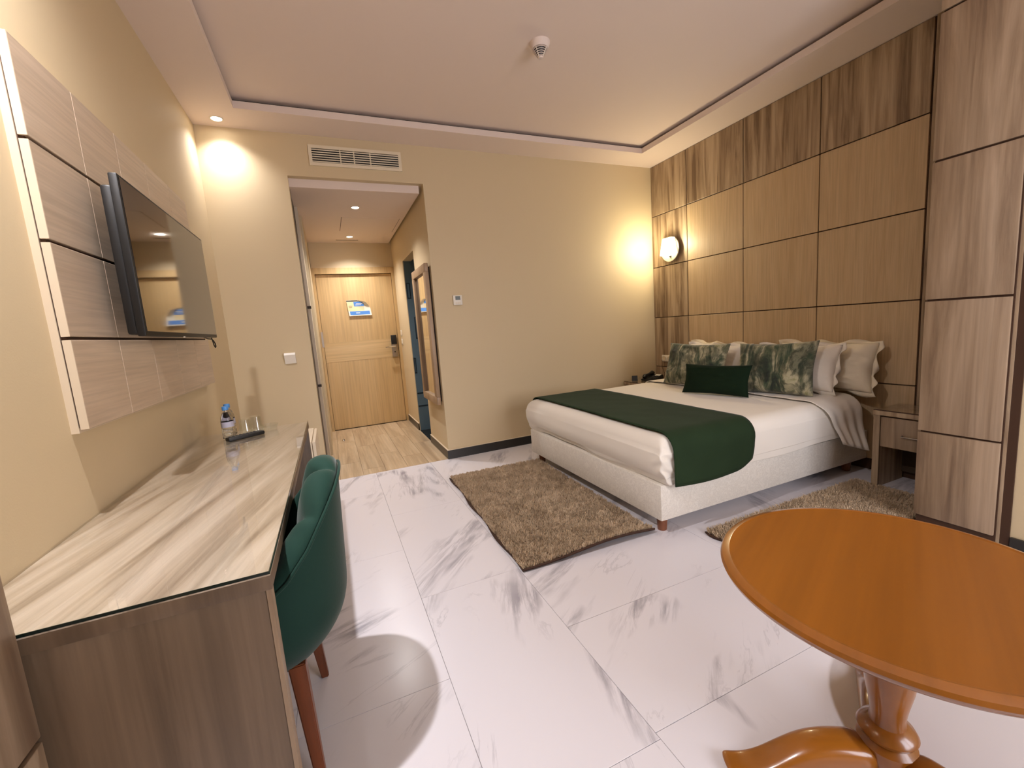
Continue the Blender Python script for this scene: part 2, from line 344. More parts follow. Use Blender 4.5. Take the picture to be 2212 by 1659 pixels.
# hall shell
wall_hl = sbox('wall_hall_left', 'wall', (0.3, 0.612, 0.92, D2+0.1, -0.06, 2.9))
wall_hr = sbox('wall_hall_right', 'wall', (XO2, XO2+0.1, 0.12, 0.74, -0.06, 2.9), (XO2, XO2+0.1, 1.42, D2, -0.06, 2.9), (XO2, XO2+0.1, 0.74, 1.42, 2.08, 2.9))
wall_he = sbox('wall_hall_end', 'wall', (0.612, 0.615, D2, D2+0.1, -0.06, 2.9), (1.642, W, D2, D2+0.1, -0.06, 2.9), (0.612, 1.642, D2, D2+0.1, 2.13, 2.9), (0.5, 1.75, D2+0.082, D2+0.12, -0.05, 2.2))
ceil_hall = sbox('ceiling_hall', 'ceil', (0.5, XO2-0.028, 0.062, D2, HH, ZO))
sbox('ceiling_hall_upper', 'ceil', (0.2, W, 0.12, 3.4, 2.9, 2.98))
part('access_hatch', 'ceil', ceil_hall, (0.985, 1.565, 0.93, 1.53, HH-0.002, HH+0.002))
for b in ((0.98, 0.985, 0.925, 1.535), (1.565, 1.57, 0.925, 1.535)): part('hatch_seam', 'joint', ceil_hall, (*b, HH-0.0006, HH+0.002))
part('air_slot', 'greygap', ceil_hall, (0.945, 1.21, 2.0, 2.03, HH-0.002, HH+0.002))
# recess on the left of the hall: jamb, dark sliding-door gap, pale door edge
trim1 = sbox('trim_1', 'greygap', (0.44, 0.572, 0.12, 0.17, -0.06, ZO))
trim2 = sbox('trim_2', 'darkgap', (0.44, 0.566, 0.17, 0.62, -0.06, 2.9))
trim3 = sbox('trim_3', 'cream', (0.44, 0.592, 0.62, 0.86, -0.06, HH))
trim4 = sbox('trim_4', 'greygap', (0.44, 0.585, 0.86, 0.92, -0.06, HH))
for z in (1.53, 0.78): part('hinge', 'darkgap', trim3, (0.55, 0.598, 0.60, 0.64, z-0.012, z+0.012))
# bathroom seen through its doorway
wall_b = sbox('wall_bathroom', 'bathwall', (XO2+0.008, 3.2, 1.415, 1.5, -0.06, 2.9), (2.9, 3.0, 0.12, 1.415, -0.06, 2.9))
sbox('floor_bathroom', 'bathfloor', (XO2, 3.0, 0.12, 1.45, -0.06, -0.002))
def rect_line(x0, x1, z0, z1, t=0.014):
    part('tile_line', 'bathline', wall_b, (x0, x1, 1.411, 1.4155, z0, z0+t), (x0, x1, 1.411, 1.4155, z1-t, z1), (x0, x0+t, 1.411, 1.4155, z0, z1), (x1-t, x1, 1.411, 1.4155, z0, z1))
rect_line(1.58+0.07, 1.694, 1.638, 1.822, 0.009); rect_line(1.706, 1.80, 1.15, 1.413, 0.009); rect_line(1.646, 1.673, 0.726, 0.918, 0.009)
for z in (0.466, 0.303): part('tile_line', 'bathline', wall_b, (XO2+0.01, 2.9, 1.411, 1.4155, z, z+0.012))
# baseboards
sbox('baseboard_far', 'baseb', (XO2-0.012, W-0.01, -0.014, 0.0, 0, 0.085), (0.0, XO1, -0.014, 0, 0, 0.085))
sbox('baseboard_hall', 'baseb', (XO2-0.012, XO2, 0.0, 0.74, 0, 0.085), (XO2-0.012, XO2, 1.42, D2-0.03, 0, 0.085))
sbox('baseboard_left', 'baseb', (0, 0.014, -2.9, -0.014, 0, 0.085))
sbox('baseboard_right', 'baseb', (3.466, 3.48, YN, -3.08, 0, 0.085))
sbox('baseboard_lit_edge', 'cream', (XO2-0.013, W-0.01, -0.015, 0.0, 0.085, 0.091), (XO2-0.013, XO2, 0.0, 0.74, 0.085, 0.091), (XO2-0.013, XO2, 1.42, D2-0.03, 0.085, 0.091))  # light on the baseboards' top edge, painted as a cream strip
# headboard-wall panels: each panel its own piece
YJ = [0.0, -0.5075, -1.1451, -1.7776, -2.4052]; ZJ = [H, 2.2963, 1.7441, 1.1891, 0.634, 0.08]; gp = 0.0075
for c in range(4):
    for r in range(5):
        m = 'oak' if (c == 0 or r == 0) else 'maple'
        hy, hz = (YJ[c]-YJ[c+1]-gp)/2, (ZJ[r]-ZJ[r+1]-gp)/2
        bm = bmesh.new(); add_box(bm, -0.008, 0.010, -hy, hy, -hz, hz, 0.0015, 1)
        obj('panel', bm, m, wall_right, (W+0.004, (YJ[c]+YJ[c+1])/2, (ZJ[r]+ZJ[r+1])/2))
for y0, y1 in ((-2.4395, -2.4125), (-2.75, -2.4465)): part('panel', 'oak', wall_right, (W-0.004, W+0.012, y0, y1, 0.08, H))
# clad pier beside the bed (right) and the one by the desk (left)
pier = sbox('trim_6', 'joint', (3.462, W+0.012, -3.035, -2.742, -0.06, 3.05))
zs = [0.07, 0.524, 1.186, 1.836, 2.482, 2.824]
for a, b in zip(zs, zs[1:]): part('panel', 'oakcol', pier, (3.45, 3.47, -3.03, -2.735, a+0.005, b-0.005), bev=0.002)
part('edge_strip', 'oak', pier, (3.468, 3.49, -3.046, -3.03, 0, H)); part('edge_strip', 'joint', pier, (3.472, 3.49, -3.076, -3.046, 0, H))
pier2 = sbox('trim_7', 'joint', (0, 0.143, -3.5, -2.925, 0, 3.05))
for a, b in zip([0.02, 0.54, 1.19, 1.84, 2.48], [0.54, 1.19, 1.84, 2.48, 2.824]): part('panel', 'oakcol', pier2, (0.135, 0.155, -3.5, -2.92, a+0.005, b-0.005), bev=0.002)

# entrance door
door = struct(empty('door_1', (1.1235, D2, 0)))
part('door_leaf', 'door', door, (0.652, 1.595, D2+0.02, D2+0.06, 0.006, 1.172 if False else 2.045))
part('door_band', 'doorband', door, (0.6525, 1.5945, D2+0.0185, D2+0.022, 0.915, 1.172))
part('door_frame', 'door', door, (0.614, 0.648, D2-0.018, D2+0.08, 0, 2.13), (1.599, 1.643, D2-0.018, D2+0.08, 0, 2.13), (0.648, 1.599, D2-0.018, D2+0.08, 2.052, 2.13))
part('hinge', 'steel', door, (0.63, 0.654, D2-0.022, D2+0.0, 1.12, 1.32))
lk = part('lock_plate', 'steel', door, (1.505, 1.575, D2-0.006, D2+0.02, 0.915, 1.215), bev=0.004)
part('card_reader', 'black', door, (1.503, 1.577, D2-0.022, D2-0.004, 1.09, 1.215), bev=0.004)
for c in door.children:
    if c.name.startswith('card_reader'): c.parent = lk
bm = bmesh.new(); L = Vector(door.location)
add_tube(bm, [Vector((1.545, D2-0.004, 1.062))-L, Vector((1.545, D2-0.05, 1.062))-L, Vector((1.52, D2-0.056, 1.061))-L, Vector((1.415, D2-0.056, 1.056))-L], 0.009, 10)
auto(obj('handle', bm, 'chrome', lk), 0.9)
kh = bmesh.new(); add_lathe(kh, [(0.009, 0), (0.009, 0.004)], 16, (1.54-L.x, D2-0.010-L.y, 0.985), axis='y'); obj('keyhole', kh, 'black', lk)

# =================================================================== WALL FITTINGS
# air vent
v = empty('air_vent', (1.104, 0, 2.60)); tag(v, 'cream air-conditioning grille with horizontal slats above the hall opening', 'vent')
x0, x1, z0, z1 = 0.742, 1.466, 2.597, 2.752; t = 0.024
part('frame', 'ivory', v, (x0, x1, -0.014, 0.004, z0, z0+t), (x0, x1, -0.014, 0.004, z1-t, z1), (x0, x0+t, -0.014, 0.004, z0+t, z1-t), (x1-t, x1, -0.014, 0.004, z0+t, z1-t))
part('duct', 'black', v, (x0+t, x1-t, -0.001, 0.004, z0+t, z1-t))
ns = 6; hgt = z1-z0-2*t
for k in range(ns):
    zc = z0+t+hgt*(k+0.5)/ns
    bm = bmesh.new(); add_box(bm, -(x1-x0-2*t)/2, (x1-x0-2*t)/2, -0.0045, 0.0045, -0.0036, 0.0036); obj('slat', bm, 'ivory', v, ((x0+x1)/2-1.104, -0.0075, zc-2.60), (0.5, 0, 0))
for xx in (x0+t+0.27*(x1-x0-2*t)+0.03, x0+t+0.47*(x1-x0-2*t), x0+t+0.66*(x1-x0-2*t)): part('divider', 'ivory', v, (xx-0.004, xx+0.004, -0.009, 0.0, z0+t, z1-t))
# thermostat
th_ = empty('thermostat', (1.855, 0, 1.445)); tag(th_, 'small white room thermostat with grey display on the beige wall', 'thermostat')
part('body', 'white', th_, (1.812, 1.898, -0.024, 0.0, 1.445, 1.535), bev=0.005)
scr = part('display', 'black', th_, (1.832, 1.878, -0.0255, -0.022, 1.492, 1.526)); scr.data.materials.clear(); scr.data.materials.append(plain('lcd', (70, 74, 62), 0.3))
for k in range(3): part('button', 'ivory', th_, (1.83+k*0.018, 1.843+k*0.018, -0.0265, -0.023, 1.458, 1.47))
# card switch by the opening
cs = empty('card_switch', (0.41, 0, 1.045)); tag(cs, 'white wedge-shaped card switch on the wall above the desk end', 'switch')
bm = bmesh.new(); pr = [(-0.002, 0), (-0.002, 0.085), (-0.03, 0.085), (-0.045, 0.07), (-0.022, 0.0)]
a = [bm.verts.new((-0.04, y, z)) for y, z in pr]; b = [bm.verts.new((0.04, y, z)) for y, z in pr]; bm.faces.new(a); bm.faces.new(b[::-1])
for i in range(5): bm.faces.new((a[i], a[(i+1) % 5], b[(i+1) % 5], b[i]))
obj('body', bm, 'white', cs); part('back_plate', 'ivory', cs, (0.368, 0.452, -0.004, 0, 1.043, 1.132))
# hall switches
for z in (1.235, 1.115):
    s = empty('light_switch', (XO2, 2.06, z)); tag(s, 'upper white wall switch beside the entrance door' if z > 1.2 else 'lower white wall switch beside the entrance door', 'switch')
    part('plate', 'white', s, (XO2-0.008, XO2, 2.02, 2.10, z-0.04, z+0.04), bev=0.003); part('rocker', 'ivory', s, (XO2-0.012, XO2-0.007, 2.035, 2.085, z-0.025, z+0.025))
# wall socket by the left nightstand
so = empty('wall_socket', (W, -0.19, 0.70)); tag(so, 'white double wall socket above the telephone', 'socket')
part('plate', 'white', so, (W-0.014, W-0.003, -0.265, -0.115, 0.694, 0.766), bev=0.003)
for yc in (-0.152, -0.228): lathe('outlet', 'ivory', [(0.024, 0), (0.024, -0.004), (0.019, -0.004), (0.018, -0.0015), (0.0, -0.0015)], so, (-0.0145, yc+0.19, 0.03), 20, 'x')
# wardrobe mirror in the hall
mr = empty('wall_mirror', (XO2, 0.35, 0.52)); tag(mr, 'tall mirror in a grey wooden frame on the hall wall', 'mirror')
y0, y1, z0, z1, f = 0.035, 0.665, 0.525, 1.838, 0.075
for nm, b in (('frame_rail', (y0, y1, z0, z0+f)), ('frame_rail', (y0, y1, z1-f, z1)), ('frame_stile', (y0, y0+f, z0+f, z1-f)), ('frame_stile', (y1-f, y1, z0+f, z1-f))):
    part(nm, 'mirframe', mr, (XO2-0.055, XO2-0.018, *b), bev=0.004)
part('mirror_glass', 'mirror', mr, (XO2-0.03, XO2-0.024, y0+f-0.01, y1-f+0.01, z0+f-0.01, z1-f+0.01)); part('backing', 'darkgap', mr, (XO2-0.022, XO2-0.001, y0+0.03, y1-0.03, z0+0.03, z1-0.03))
# notice on the door
nt_ = empty('paper_notice', (1.13, D2+0.018, 1.5)); tag(nt_, 'curled blue and cream paper notice taped to the entrance door', 'notice')
def curl(nm, mat, u0, u1, v0, v1, lift=0.0, n=14):
    P = np.zeros((n, n, 3))
    for i in range(n):
        for j in range(n):
            u = u0+(u1-u0)*i/(n-1); vv = v0+(v1-v0)*j/(n-1)
            k = 0.6*max(0.0, u+vv-1.5); w = 0.008*math.sin(u*5+1)*vv + 0.014*(1-vv)**3
            P[i, j] = (-0.145 + 0.285*u - 0.30*k*0.55 + 0.02*(1-vv), -0.004-abs(w)-k*0.11-lift, 0.005+0.205*vv - 0.25*k*0.35)
    return obj(nm, grid_mesh(nm, P), mat, nt_)
M['paper'] = plain('paper', (238, 232, 214), 0.7); M['pcream'] = plain('paper_cream', (236, 216, 168), 0.7); M['pblue'] = plain('paper_blue', (74, 132, 206), 0.6)
curl('sheet', 'paper', 0, 1, 0, 1); curl('cream_field', 'pcream', 0.0, 0.72, 0.32, 0.9, 0.0012); curl('blue_band', 'pblue', 0.06, 0.94, 0.06, 0.29, 0.0016); curl('blue_block', 'pblue', 0.3, 0.74, 0.60, 0.90, 0.0024); curl('top_edge', 'black', 0.0, 0.6, 0.93, 0.985, 0.0016)
for (a, b, c, d) in ((0.40, 0.70, 0.76, 0.79), (0.36, 0.62, 0.68, 0.705), (0.32, 0.50, 0.16, 0.2), (0.05, 0.22, 0.62, 0.64), (0.05, 0.2, 0.55, 0.57)): curl('text_line', 'paper' if a > 0.3 else 'greygap', a, b, c, d, 0.0034, 4)
# door stop on the hall floor
ds = lathe('door_stop', 'chrome', [(0.0, 0.0), (0.016, 0.0), (0.016, 0.012), (0.012, 0.024), (0.0, 0.03)], None, (0.735, 1.49, 0), 20); tag(ds, 'small chrome door stop on the hall floor', 'door stop')

# =================================================================== LAMPS
def downlight(loc, label, power, color, spread=130):
    t = empty('downlight', loc); tag(t, label, 'lamp', 'recessed ceiling downlights')
    lathe('trim_ring', 'ringmetal', [(0.043, 0.001), (0.043, -0.004), (0.034, -0.004), (0.032, 0.001)], t, (0,0,0), 32, cap=False)
    lathe('lens', 'lens', [(0.0, -0.001), (0.033, -0.001), (0.033, 0.0), (0.0, 0.0)], t, (0,0,0), 32)
    ld = bpy.data.lights.new('downlight_lamp', 'SPOT'); ld.shadow_soft_size = 0.028; ld.energy = power; ld.color = color; ld.spot_size = math.radians(spread); ld.spot_blend = 1.0
    lo = bpy.data.objects.new('downlight_lamp', ld); COL.objects.link(lo); lo.parent = t; lo.location = (0, 0, -0.006)
    return t
downlight((*DL_FAR, H), 'lit recessed downlight in the far left corner of the ceiling band', P_DOWN_FAR, C_DOWN, 125)
downlight((*DL_NEAR, H), 'recessed downlight in the left ceiling band above the near end of the desk', P_DOWN_NEAR, C_DOWN, 165)
downlight((*HALL_L[0], HH), 'lit recessed hall downlight nearest to the room', P_HALL, C_HALL)
downlight((*HALL_L[1], HH), 'lit recessed hall downlight just before the entrance door', P_HALL, C_HALL)
# bedside wall lamp
wl = empty('wall_lamp', (W-0.004, -0.30, 1.90)); tag(wl, 'lit round bedside wall lamp with a half shade', 'lamp')
lathe('mount', 'white', [(0.05, 0.0), (0.05, -0.026), (0.0, -0.026)], wl, (0,0,0), 32, 'x')
lathe('disc', 'ivory', [(0.0, -0.026), (0.127, -0.026), (0.13, -0.029), (0.13, -0.034), (0.127, -0.037), (0.0, -0.037)], wl, (0,0,0), 48, 'x')
P = np.zeros((25, 6, 3))
for i in range(25):
    a = -PI/2 + PI*i/24
    for j in range(6):
        k = j/5; r = 0.108 - 0.035*k
        P[i, j] = (-0.037 - 0.085*(1-0.25*k)*math.cos(a), r*math.sin(a), -0.055 + 0.165*k)
sh = obj('shade', grid_mesh('shade', P), 'shade', wl); so_ = sh.modifiers.new('s', 'SOLIDIFY'); so_.thickness = 0.003
part('switch', 'black', wl, (W-0.052, W-0.041, -0.325, -0.308, 1.815, 1.83)); bm = bmesh.new(); add_tube(bm, [(-0.045, -0.0, -0.07), (-0.048, -0.02, -0.085), (-0.046, -0.03, -0.1)], 0.003, 6); obj('cord', bm, 'black', wl)
lathe('bulb', 'lens', [(0.0, -0.02), (0.018, -0.012), (0.022, 0.01), (0.014, 0.04), (0.0, 0.05)], wl, (-0.075, 0, -0.01), 16)
ld = bpy.data.lights.new('wall_lamp_light', 'POINT'); ld.energy = P_SCONCE; ld.color = C_SCONCE; ld.shadow_soft_size = 0.035
lo = bpy.data.objects.new('wall_lamp_light', ld); COL.objects.link(lo); lo.parent = wl; lo.location = (-0.14, 0, 0.05)
# smoke detector
sd = empty('smoke_detector', (2.10, -1.41, H+0.075)); tag(sd, 'white smoke detector with a dark ringed grille on the ceiling', 'smoke detector')
lathe('base', 'ceil', [(0.062, 0.0), (0.062, -0.006), (0.054, -0.03), (0.048, -0.036), (0.0, -0.036)], sd, (0,0,0), 32)
lathe('core', 'black', [(0.04, -0.03), (0.016, -0.078), (0.0, -0.078)], sd, (0,0,0), 24)
for k in range(5):
    bm = bmesh.new(); r = 0.046-0.0062*k; z = -0.04-0.0085*k
    add_lathe(bm, [(r, z), (r, z-0.0022), (r-0.006, z-0.0022), (r-0.006, z), (r, z)], 28, cap=False); obj('grille_ring', bm, 'ceil', sd)
lathe('tip', 'ceil', [(0.017, -0.078), (0.015, -0.088), (0.0, -0.09)], sd, (0,0,0), 20)
for k in range(4):
    a = k*PI/2+0.5; bm = bmesh.new(); add_tube(bm, [(0.047*math.cos(a), 0.047*math.sin(a), -0.038), (0.017*math.cos(a), 0.017*math.sin(a), -0.082)], 0.0022, 6); obj('rib', bm, 'white', sd)

# =================================================================== TV WALL
tp = empty('tv_wall_panel', (0.0, -1.53, 1.0)); tag(tp, 'pale oak panelled board on the left wall behind the television', 'wall panel')
py0, py1, pz0, pz1 = -2.285, -0.785, 1.0, 2.068
part('backing', 'cream', tp, (0.0, 0.0185, py0+0.002, py1-0.01, pz0-0.006, pz1-0.005)); part('spacer', 'joint', tp, (0.0185, 0.023, py0+0.006, py1-0.014, pz0+0.01, pz1-0.01))
cy = [py0, -1.985, -1.685, -1.385, -1.085, py1]; cz = [pz0, 1.268, 1.536, 1.803, pz1]
part('groove_strip', 'joint', tp, *[(0.0225, 0.032, py0+0.006, py1-0.012, z-0.008, z+0.008) for z in cz[1:4]])
for i in range(5):
    for j in range(4):
        a, b = cy[i]+(0.0012 if i else 0), cy[i+1]-(0.0012 if i < 4 else 0)
        hy, hz = (b-a)/2, (cz[j+1]-cz[j])/2-0.0045
        bm = bmesh.new(); add_box(bm, -0.010, 0.010, -hy, hy, -hz, hz, 0.0015, 1)
        o = obj('panel', bm, 'tvpanel', tp, (0.033, (a+b)/2+1.53, (cz[j]+cz[j+1])/2-1.0))
        if i == 0:
            part('edge_band', 'cream', tp, (0.0235, 0.0428, a-0.0015, a+0.0005, cz[j]+0.005, cz[j+1]-0.005))
tv = empty('television', (0.043, -1.61, 1.27)); tag(tv, 'flat black television mounted on the oak panel above the desk', 'television')
ty0, ty1, tz0, tz1 = -2.100, -1.118, 1.268, 1.785
part('case', 'black', tv, (0.134, 0.158, ty0, ty1, tz0, tz1), bev=0.004)
part('rear_housing', 'black', tv, (0.106, 0.136, ty0+0.006, ty1-0.12, tz0+0.006, tz1-0.035), bev=0.008)
part('wall_bracket', 'black', tv, (0.046, 0.11, -1.8, -1.4, 1.4, 1.65))
part('screen', 'screen', tv, (0.157, 0.1595, ty0+0.01, ty1-0.01, tz0+0.016, tz1-0.01))
bm = bmesh.new(); add_tube(bm, [(0.09, 0.33, 0.0), (0.10, 0.36, -0.008), (0.108, 0.39, -0.01), (0.112, 0.41, -0.018), (0.114, 0.43, -0.034), (0.114, 0.436, -0.05), (0.114, 0.424, -0.056), (0.113, 0.405, -0.044), (0.112, 0.395, -0.022), (0.11, 0.39, -0.004)], 0.0028, 6); auto(obj('cable_loop', bm, 'black', tv), 1.5)
part('power_light', 'white', tv, (0.156, 0.1605, -1.70, -1.69, tz0-0.003, tz0+0.001))

# =================================================================== DESK
dk = empty('desk', (0.27, -1.99, 0)); tag(dk, 'long grey oak desk with a glass top along the left wall', 'desk')
dy0, dy1, dx, dz = -2.91, -1.078, 0.54, 0.739
part('top', 'deskshaded', dk, (0.002, dx, dy0, dy1, dz-0.042, dz-0.010), bev=0.0015); part('top_veneer', 'desk', dk, (0.002, dx, dy0, dy1, dz-0.010, dz-0.007))
gl = part('glass_sheet', 'deskglass', dk, (0.003, dx-0.001, dy0+0.001, dy1-0.001, dz-0.0065, dz-0.0005))
for b in ((0.003, dx, dy0-0.0005, dy0+0.0015), (dx-0.0025, dx-0.0005, dy0, dy1)): part('glass_edge', 'glassedge', dk, (*b, dz-0.0068, dz-0.0006))
part('end_panel', 'deskshaded', dk, (0.002, dx-0.012, dy0+0.006, dy0+0.036, 0, dz-0.042), bev=0.0015)
part('edge_trim', 'oakcol', dk, (dx-0.013, dx-0.004, dy0+0.004, dy0+0.038, 0, dz-0.042))
part('end_panel', 'deskshaded', dk, (0.002, dx-0.005, dy1-0.036, dy1-0.006, 0, dz-0.042), bev=0.0015)
part('back_panel', 'deskshaded', dk, (0.002, 0.018, dy0+0.036, dy1-0.036, 0.35, dz-0.042))
part('front_rail', 'deskshaded', dk, (dx-0.06, dx-0.04, dy0+0.036, dy1-0.036, dz-0.10, dz-0.042))
# small pale cabinet beyond the desk
mc = empty('side_cabinet', (0.38, -0.52, 0)); tag(mc, 'low pale cabinet between the desk and the far wall', 'cabinet')
part('body', 'cream', mc, (0.10, 0.525, -0.80, -0.30, 0.0, 0.545), bev=0.003); part('door', 'cream', mc, (0.528, 0.548, -0.795, -0.305, 0.02, 0.54), bev=0.003)

# things on the desk
dtop = dz-0.0004
M['blabel'] = plain('bottle_label', (176, 172, 186), 0.4)
for bx_, by_, lb in ((0.178, -1.305, 'clear plastic water bottle with a blue cap nearest the remote control'), (0.166, -1.205, 'clear plastic water bottle with a blue cap standing behind the other bottle')):
    bt = empty('water_bottle', (bx_, by_, dtop)); tag(bt, lb, 'bottle', 'water bottles on the desk')
    lathe('body', 'bottle', [(0.0, 0.002), (0.024, 0.0), (0.029, 0.006), (0.029, 0.03), (0.0275, 0.034), (0.029, 0.038), (0.029, 0.05), (0.0275, 0.054), (0.029, 0.058), (0.029, 0.098), (0.027, 0.112), (0.02, 0.132), (0.0125, 0.145), (0.0125, 0.156), (0.0, 0.156)], bt, n=28)
    lathe('label', 'blabel', [(0.0296, 0.064), (0.0296, 0.092)], bt, n=28, cap=False)
    lathe('cap', 'cap', [(0.0, 0.152), (0.0145, 0.152), (0.015, 0.168), (0.0135, 0.171), (0.0, 0.171)], bt, n=24)
for k, (gx, gy, lb) in enumerate(((0.243, -1.235, 'upturned drinking glass nearest the bottle on the desk'), (0.285, -1.17, 'upturned drinking glass behind the black remote control'))):
    tag(lathe('drinking_glass', 'glass', [(0.033, 0.0), (0.027, 0.08), (0.025, 0.084), (0.0, 0.085), (0.0, 0.080), (0.024, 0.079), (0.0305, 0.0), (0.033, 0.0)], None, (gx, gy, dtop), 28), lb, 'glass', 'drinking glasses on the desk')
tag(lathe('ashtray', 'glass', [(0.0, 0.0), (0.036, 0.0), (0.045, 0.03), (0.047, 0.033), (0.042, 0.033), (0.034, 0.008), (0.0, 0.006)], None, (0.352, -1.215, dtop), 28), 'round clear glass ashtray at the far end of the desk', 'ashtray')
rc = empty('remote_control', (0.256, -1.345, dtop), math.radians(33)); tag(rc, 'black remote control lying on the desk in front of the glasses', 'remote control')
bm = bmesh.new(); add_box(bm, -0.088, 0.088, -0.022, 0.022, 0.0, 0.02, 0.006, 3); auto(obj('body', bm, 'black', rc))
M['button'] = plain('remote_button', (60, 58, 56), 0.5)
for i in range(8):
    for j in range(3):
        bm = bmesh.new(); add_box(bm, -0.0045, 0.0045, -0.0035, 0.0035, 0, 0.0025); obj('button', bm, 'button', rc, (-0.07+i*0.017, -0.012+j*0.012, 0.0195))

# =================================================================== DESK CHAIR
ch = empty('desk_chair', (0.42, -2.52, 0)); tag(ch, 'dark green velvet tub chair with brown wooden legs at the desk', 'chair')
def chair_r(z):
    t_ = min(1.0, max(0.0, (z-0.335)/0.15)); return 0.66 + 0.34*math.sin(t_*PI/2)**0.8
def plan(phi, s, a=0.254, b=0.262):
    c_, s_ = math.cos(phi), math.sin(phi); n = 2.5
    return (a*math.copysign(abs(c_)**(2/n), c_)*s, b*math.copysign(abs(s_)**(2/n), s_)*s)
NU, NV = 163, 15; PH = math.radians(128)
def top_z(phi):
    xl = plan(phi, 1.0)[0]
    return float(np.interp(xl, [-0.2, 0.0, 0.06, 0.12, 0.17, 0.205, 0.238, 0.254], [0.56, 0.57, 0.585, 0.625, 0.685, 0.745, 0.80, 0.832]))
_pp = [plan(-PH+2*PH*i/(NU-1), 1.0) for i in range(NU)]; _al = [0.0]
for i in range(1, NU): _al.append(_al[-1]+math.hypot(_pp[i][0]-_pp[i-1][0], _pp[i][1]-_pp[i-1][1]))
sec = []
for i in range(NU):
    phi = -PH + 2*PH*i/(NU-1); tz = top_z(phi); row = []
    pleat = abs(math.sin(PI*_al[i]/_al[-1]*9))**0.5
    for k in range(NV):                                      # outer wall, bottom to rim
        z = 0.345 + (tz-0.345)*k/(NV-1); lean = 0.018*(z-0.4)/0.45; s = chair_r(z); x, y = plan(phi, s)
        row.append((x+lean*max(0, math.cos(phi))*1.0, y, z))
    x0_, y0_ = plan(phi, 1.0); nx, ny = x0_, y0_; L_ = math.hypot(nx, ny); nx, ny = nx/L_, ny/L_
    thick = 0.042 + 0.05*pleat; ln = 0.018*max(0, math.cos(phi))*(tz-0.4)/0.45
    for k in range(1, 7):                                     # rounded rim
        a = PI*k/7; r = thick/2
        row.append((x0_+ln - nx*(r-r*math.cos(a)), y0_-ny*(r-r*math.cos(a)), tz + (0.008+0.030*pleat)*math.sin(a)))
    for k in range(1, 9):                                     # inside, down to the seat
        z = tz + (0.44-tz)*k/8; t_ = k/8; th2 = thick + 0.02*math.sin(PI*t_)*pleat; ln2 = 0.018*max(0, math.cos(phi))*(z-0.4)/0.45
        row.append((x0_*0.98+ln2-nx*th2, y0_*0.98-ny*th2, z))
    sec.append(row)
sec = np.array(sec)
shell = obj('tub_shell', grid_mesh('tub_shell', sec), 'green', ch)
sm_ = shell.modifiers.new('s', 'SUBSURF'); sm_.levels = 1; sm_.render_levels = 1
for i0 in (0, NU-1):                                          # arm fronts
    bm = bmesh.new(); row = sec[i0]; n_ = len(row); h_ = n_//2
    a_ = [bm.verts.new(p) for p in row[:h_]]; b_ = [bm.verts.new(p) for p in row[::-1][:h_]]
    for k in range(h_-1): bm.faces.new((a_[k], a_[k+1], b_[k+1], b_[k]))
    obj('arm_front', bm, 'green', ch)
bm = bmesh.new(); add_tube(bm, [tuple(sec[i, NV-1] + np.array([0.004*math.cos(-PH+2*PH*i/(NU-1)), 0.004*math.sin(-PH+2*PH*i/(NU-1)), 0.001])) for i in range(NU)], 0.0045, 8); auto(obj('piping', bm, 'green', ch), 1.5)
bm = bmesh.new(); NS = 40; rings = []
for (s, z) in ((0.0, 0.34), (0.60, 0.335), (0.70, 0.35), (0.86, 0.38), (0.86, 0.45), (0.83, 0.475), (0.7, 0.488), (0.0, 0.49)):
    rings.append([bm.verts.new((plan(2*PI*k/NS, s)[0]-0.02, plan(2*PI*k/NS, s)[1], z)) for k in range(NS)])
for a, b in zip(rings, rings[1:]):
    for k in range(NS): bm.faces.new((a[k], a[(k+1) % NS], b[(k+1) % NS], b[k]))
bmesh.ops.remove_doubles(bm, verts=bm.verts, dist=1e-5); auto(obj('seat_cushion', bm, 'green', ch), 1.2)
for sx in (-1, 1):
    for sy in (-1, 1):
        bm = bmesh.new(); tx, ty = (0.11 if sx > 0 else -0.15), sy*0.165; bx_, by_ = (0.135 if sx > 0 else -0.17), sy*0.215
        a = [bm.verts.new((tx+dx_*0.021, ty+dy_*0.021, 0.36)) for dx_, dy_ in ((-1,-1),(1,-1),(1,1),(-1,1))]; b = [bm.verts.new((bx_+dx_*0.012, by_+dy_*0.012, 0.0)) for dx_, dy_ in ((-1,-1),(1,-1),(1,1),(-1,1))]
        bm.faces.new(a); bm.faces.new(b[::-1])
        for k in range(4): bm.faces.new((a[k], a[(k+1) % 4], b[(k+1) % 4], b[k]))
        bmesh.ops.bevel(bm, geom=bm.edges[:], offset=0.003, segments=2, affect='EDGES'); auto(obj('leg', bm, 'legwood', ch))

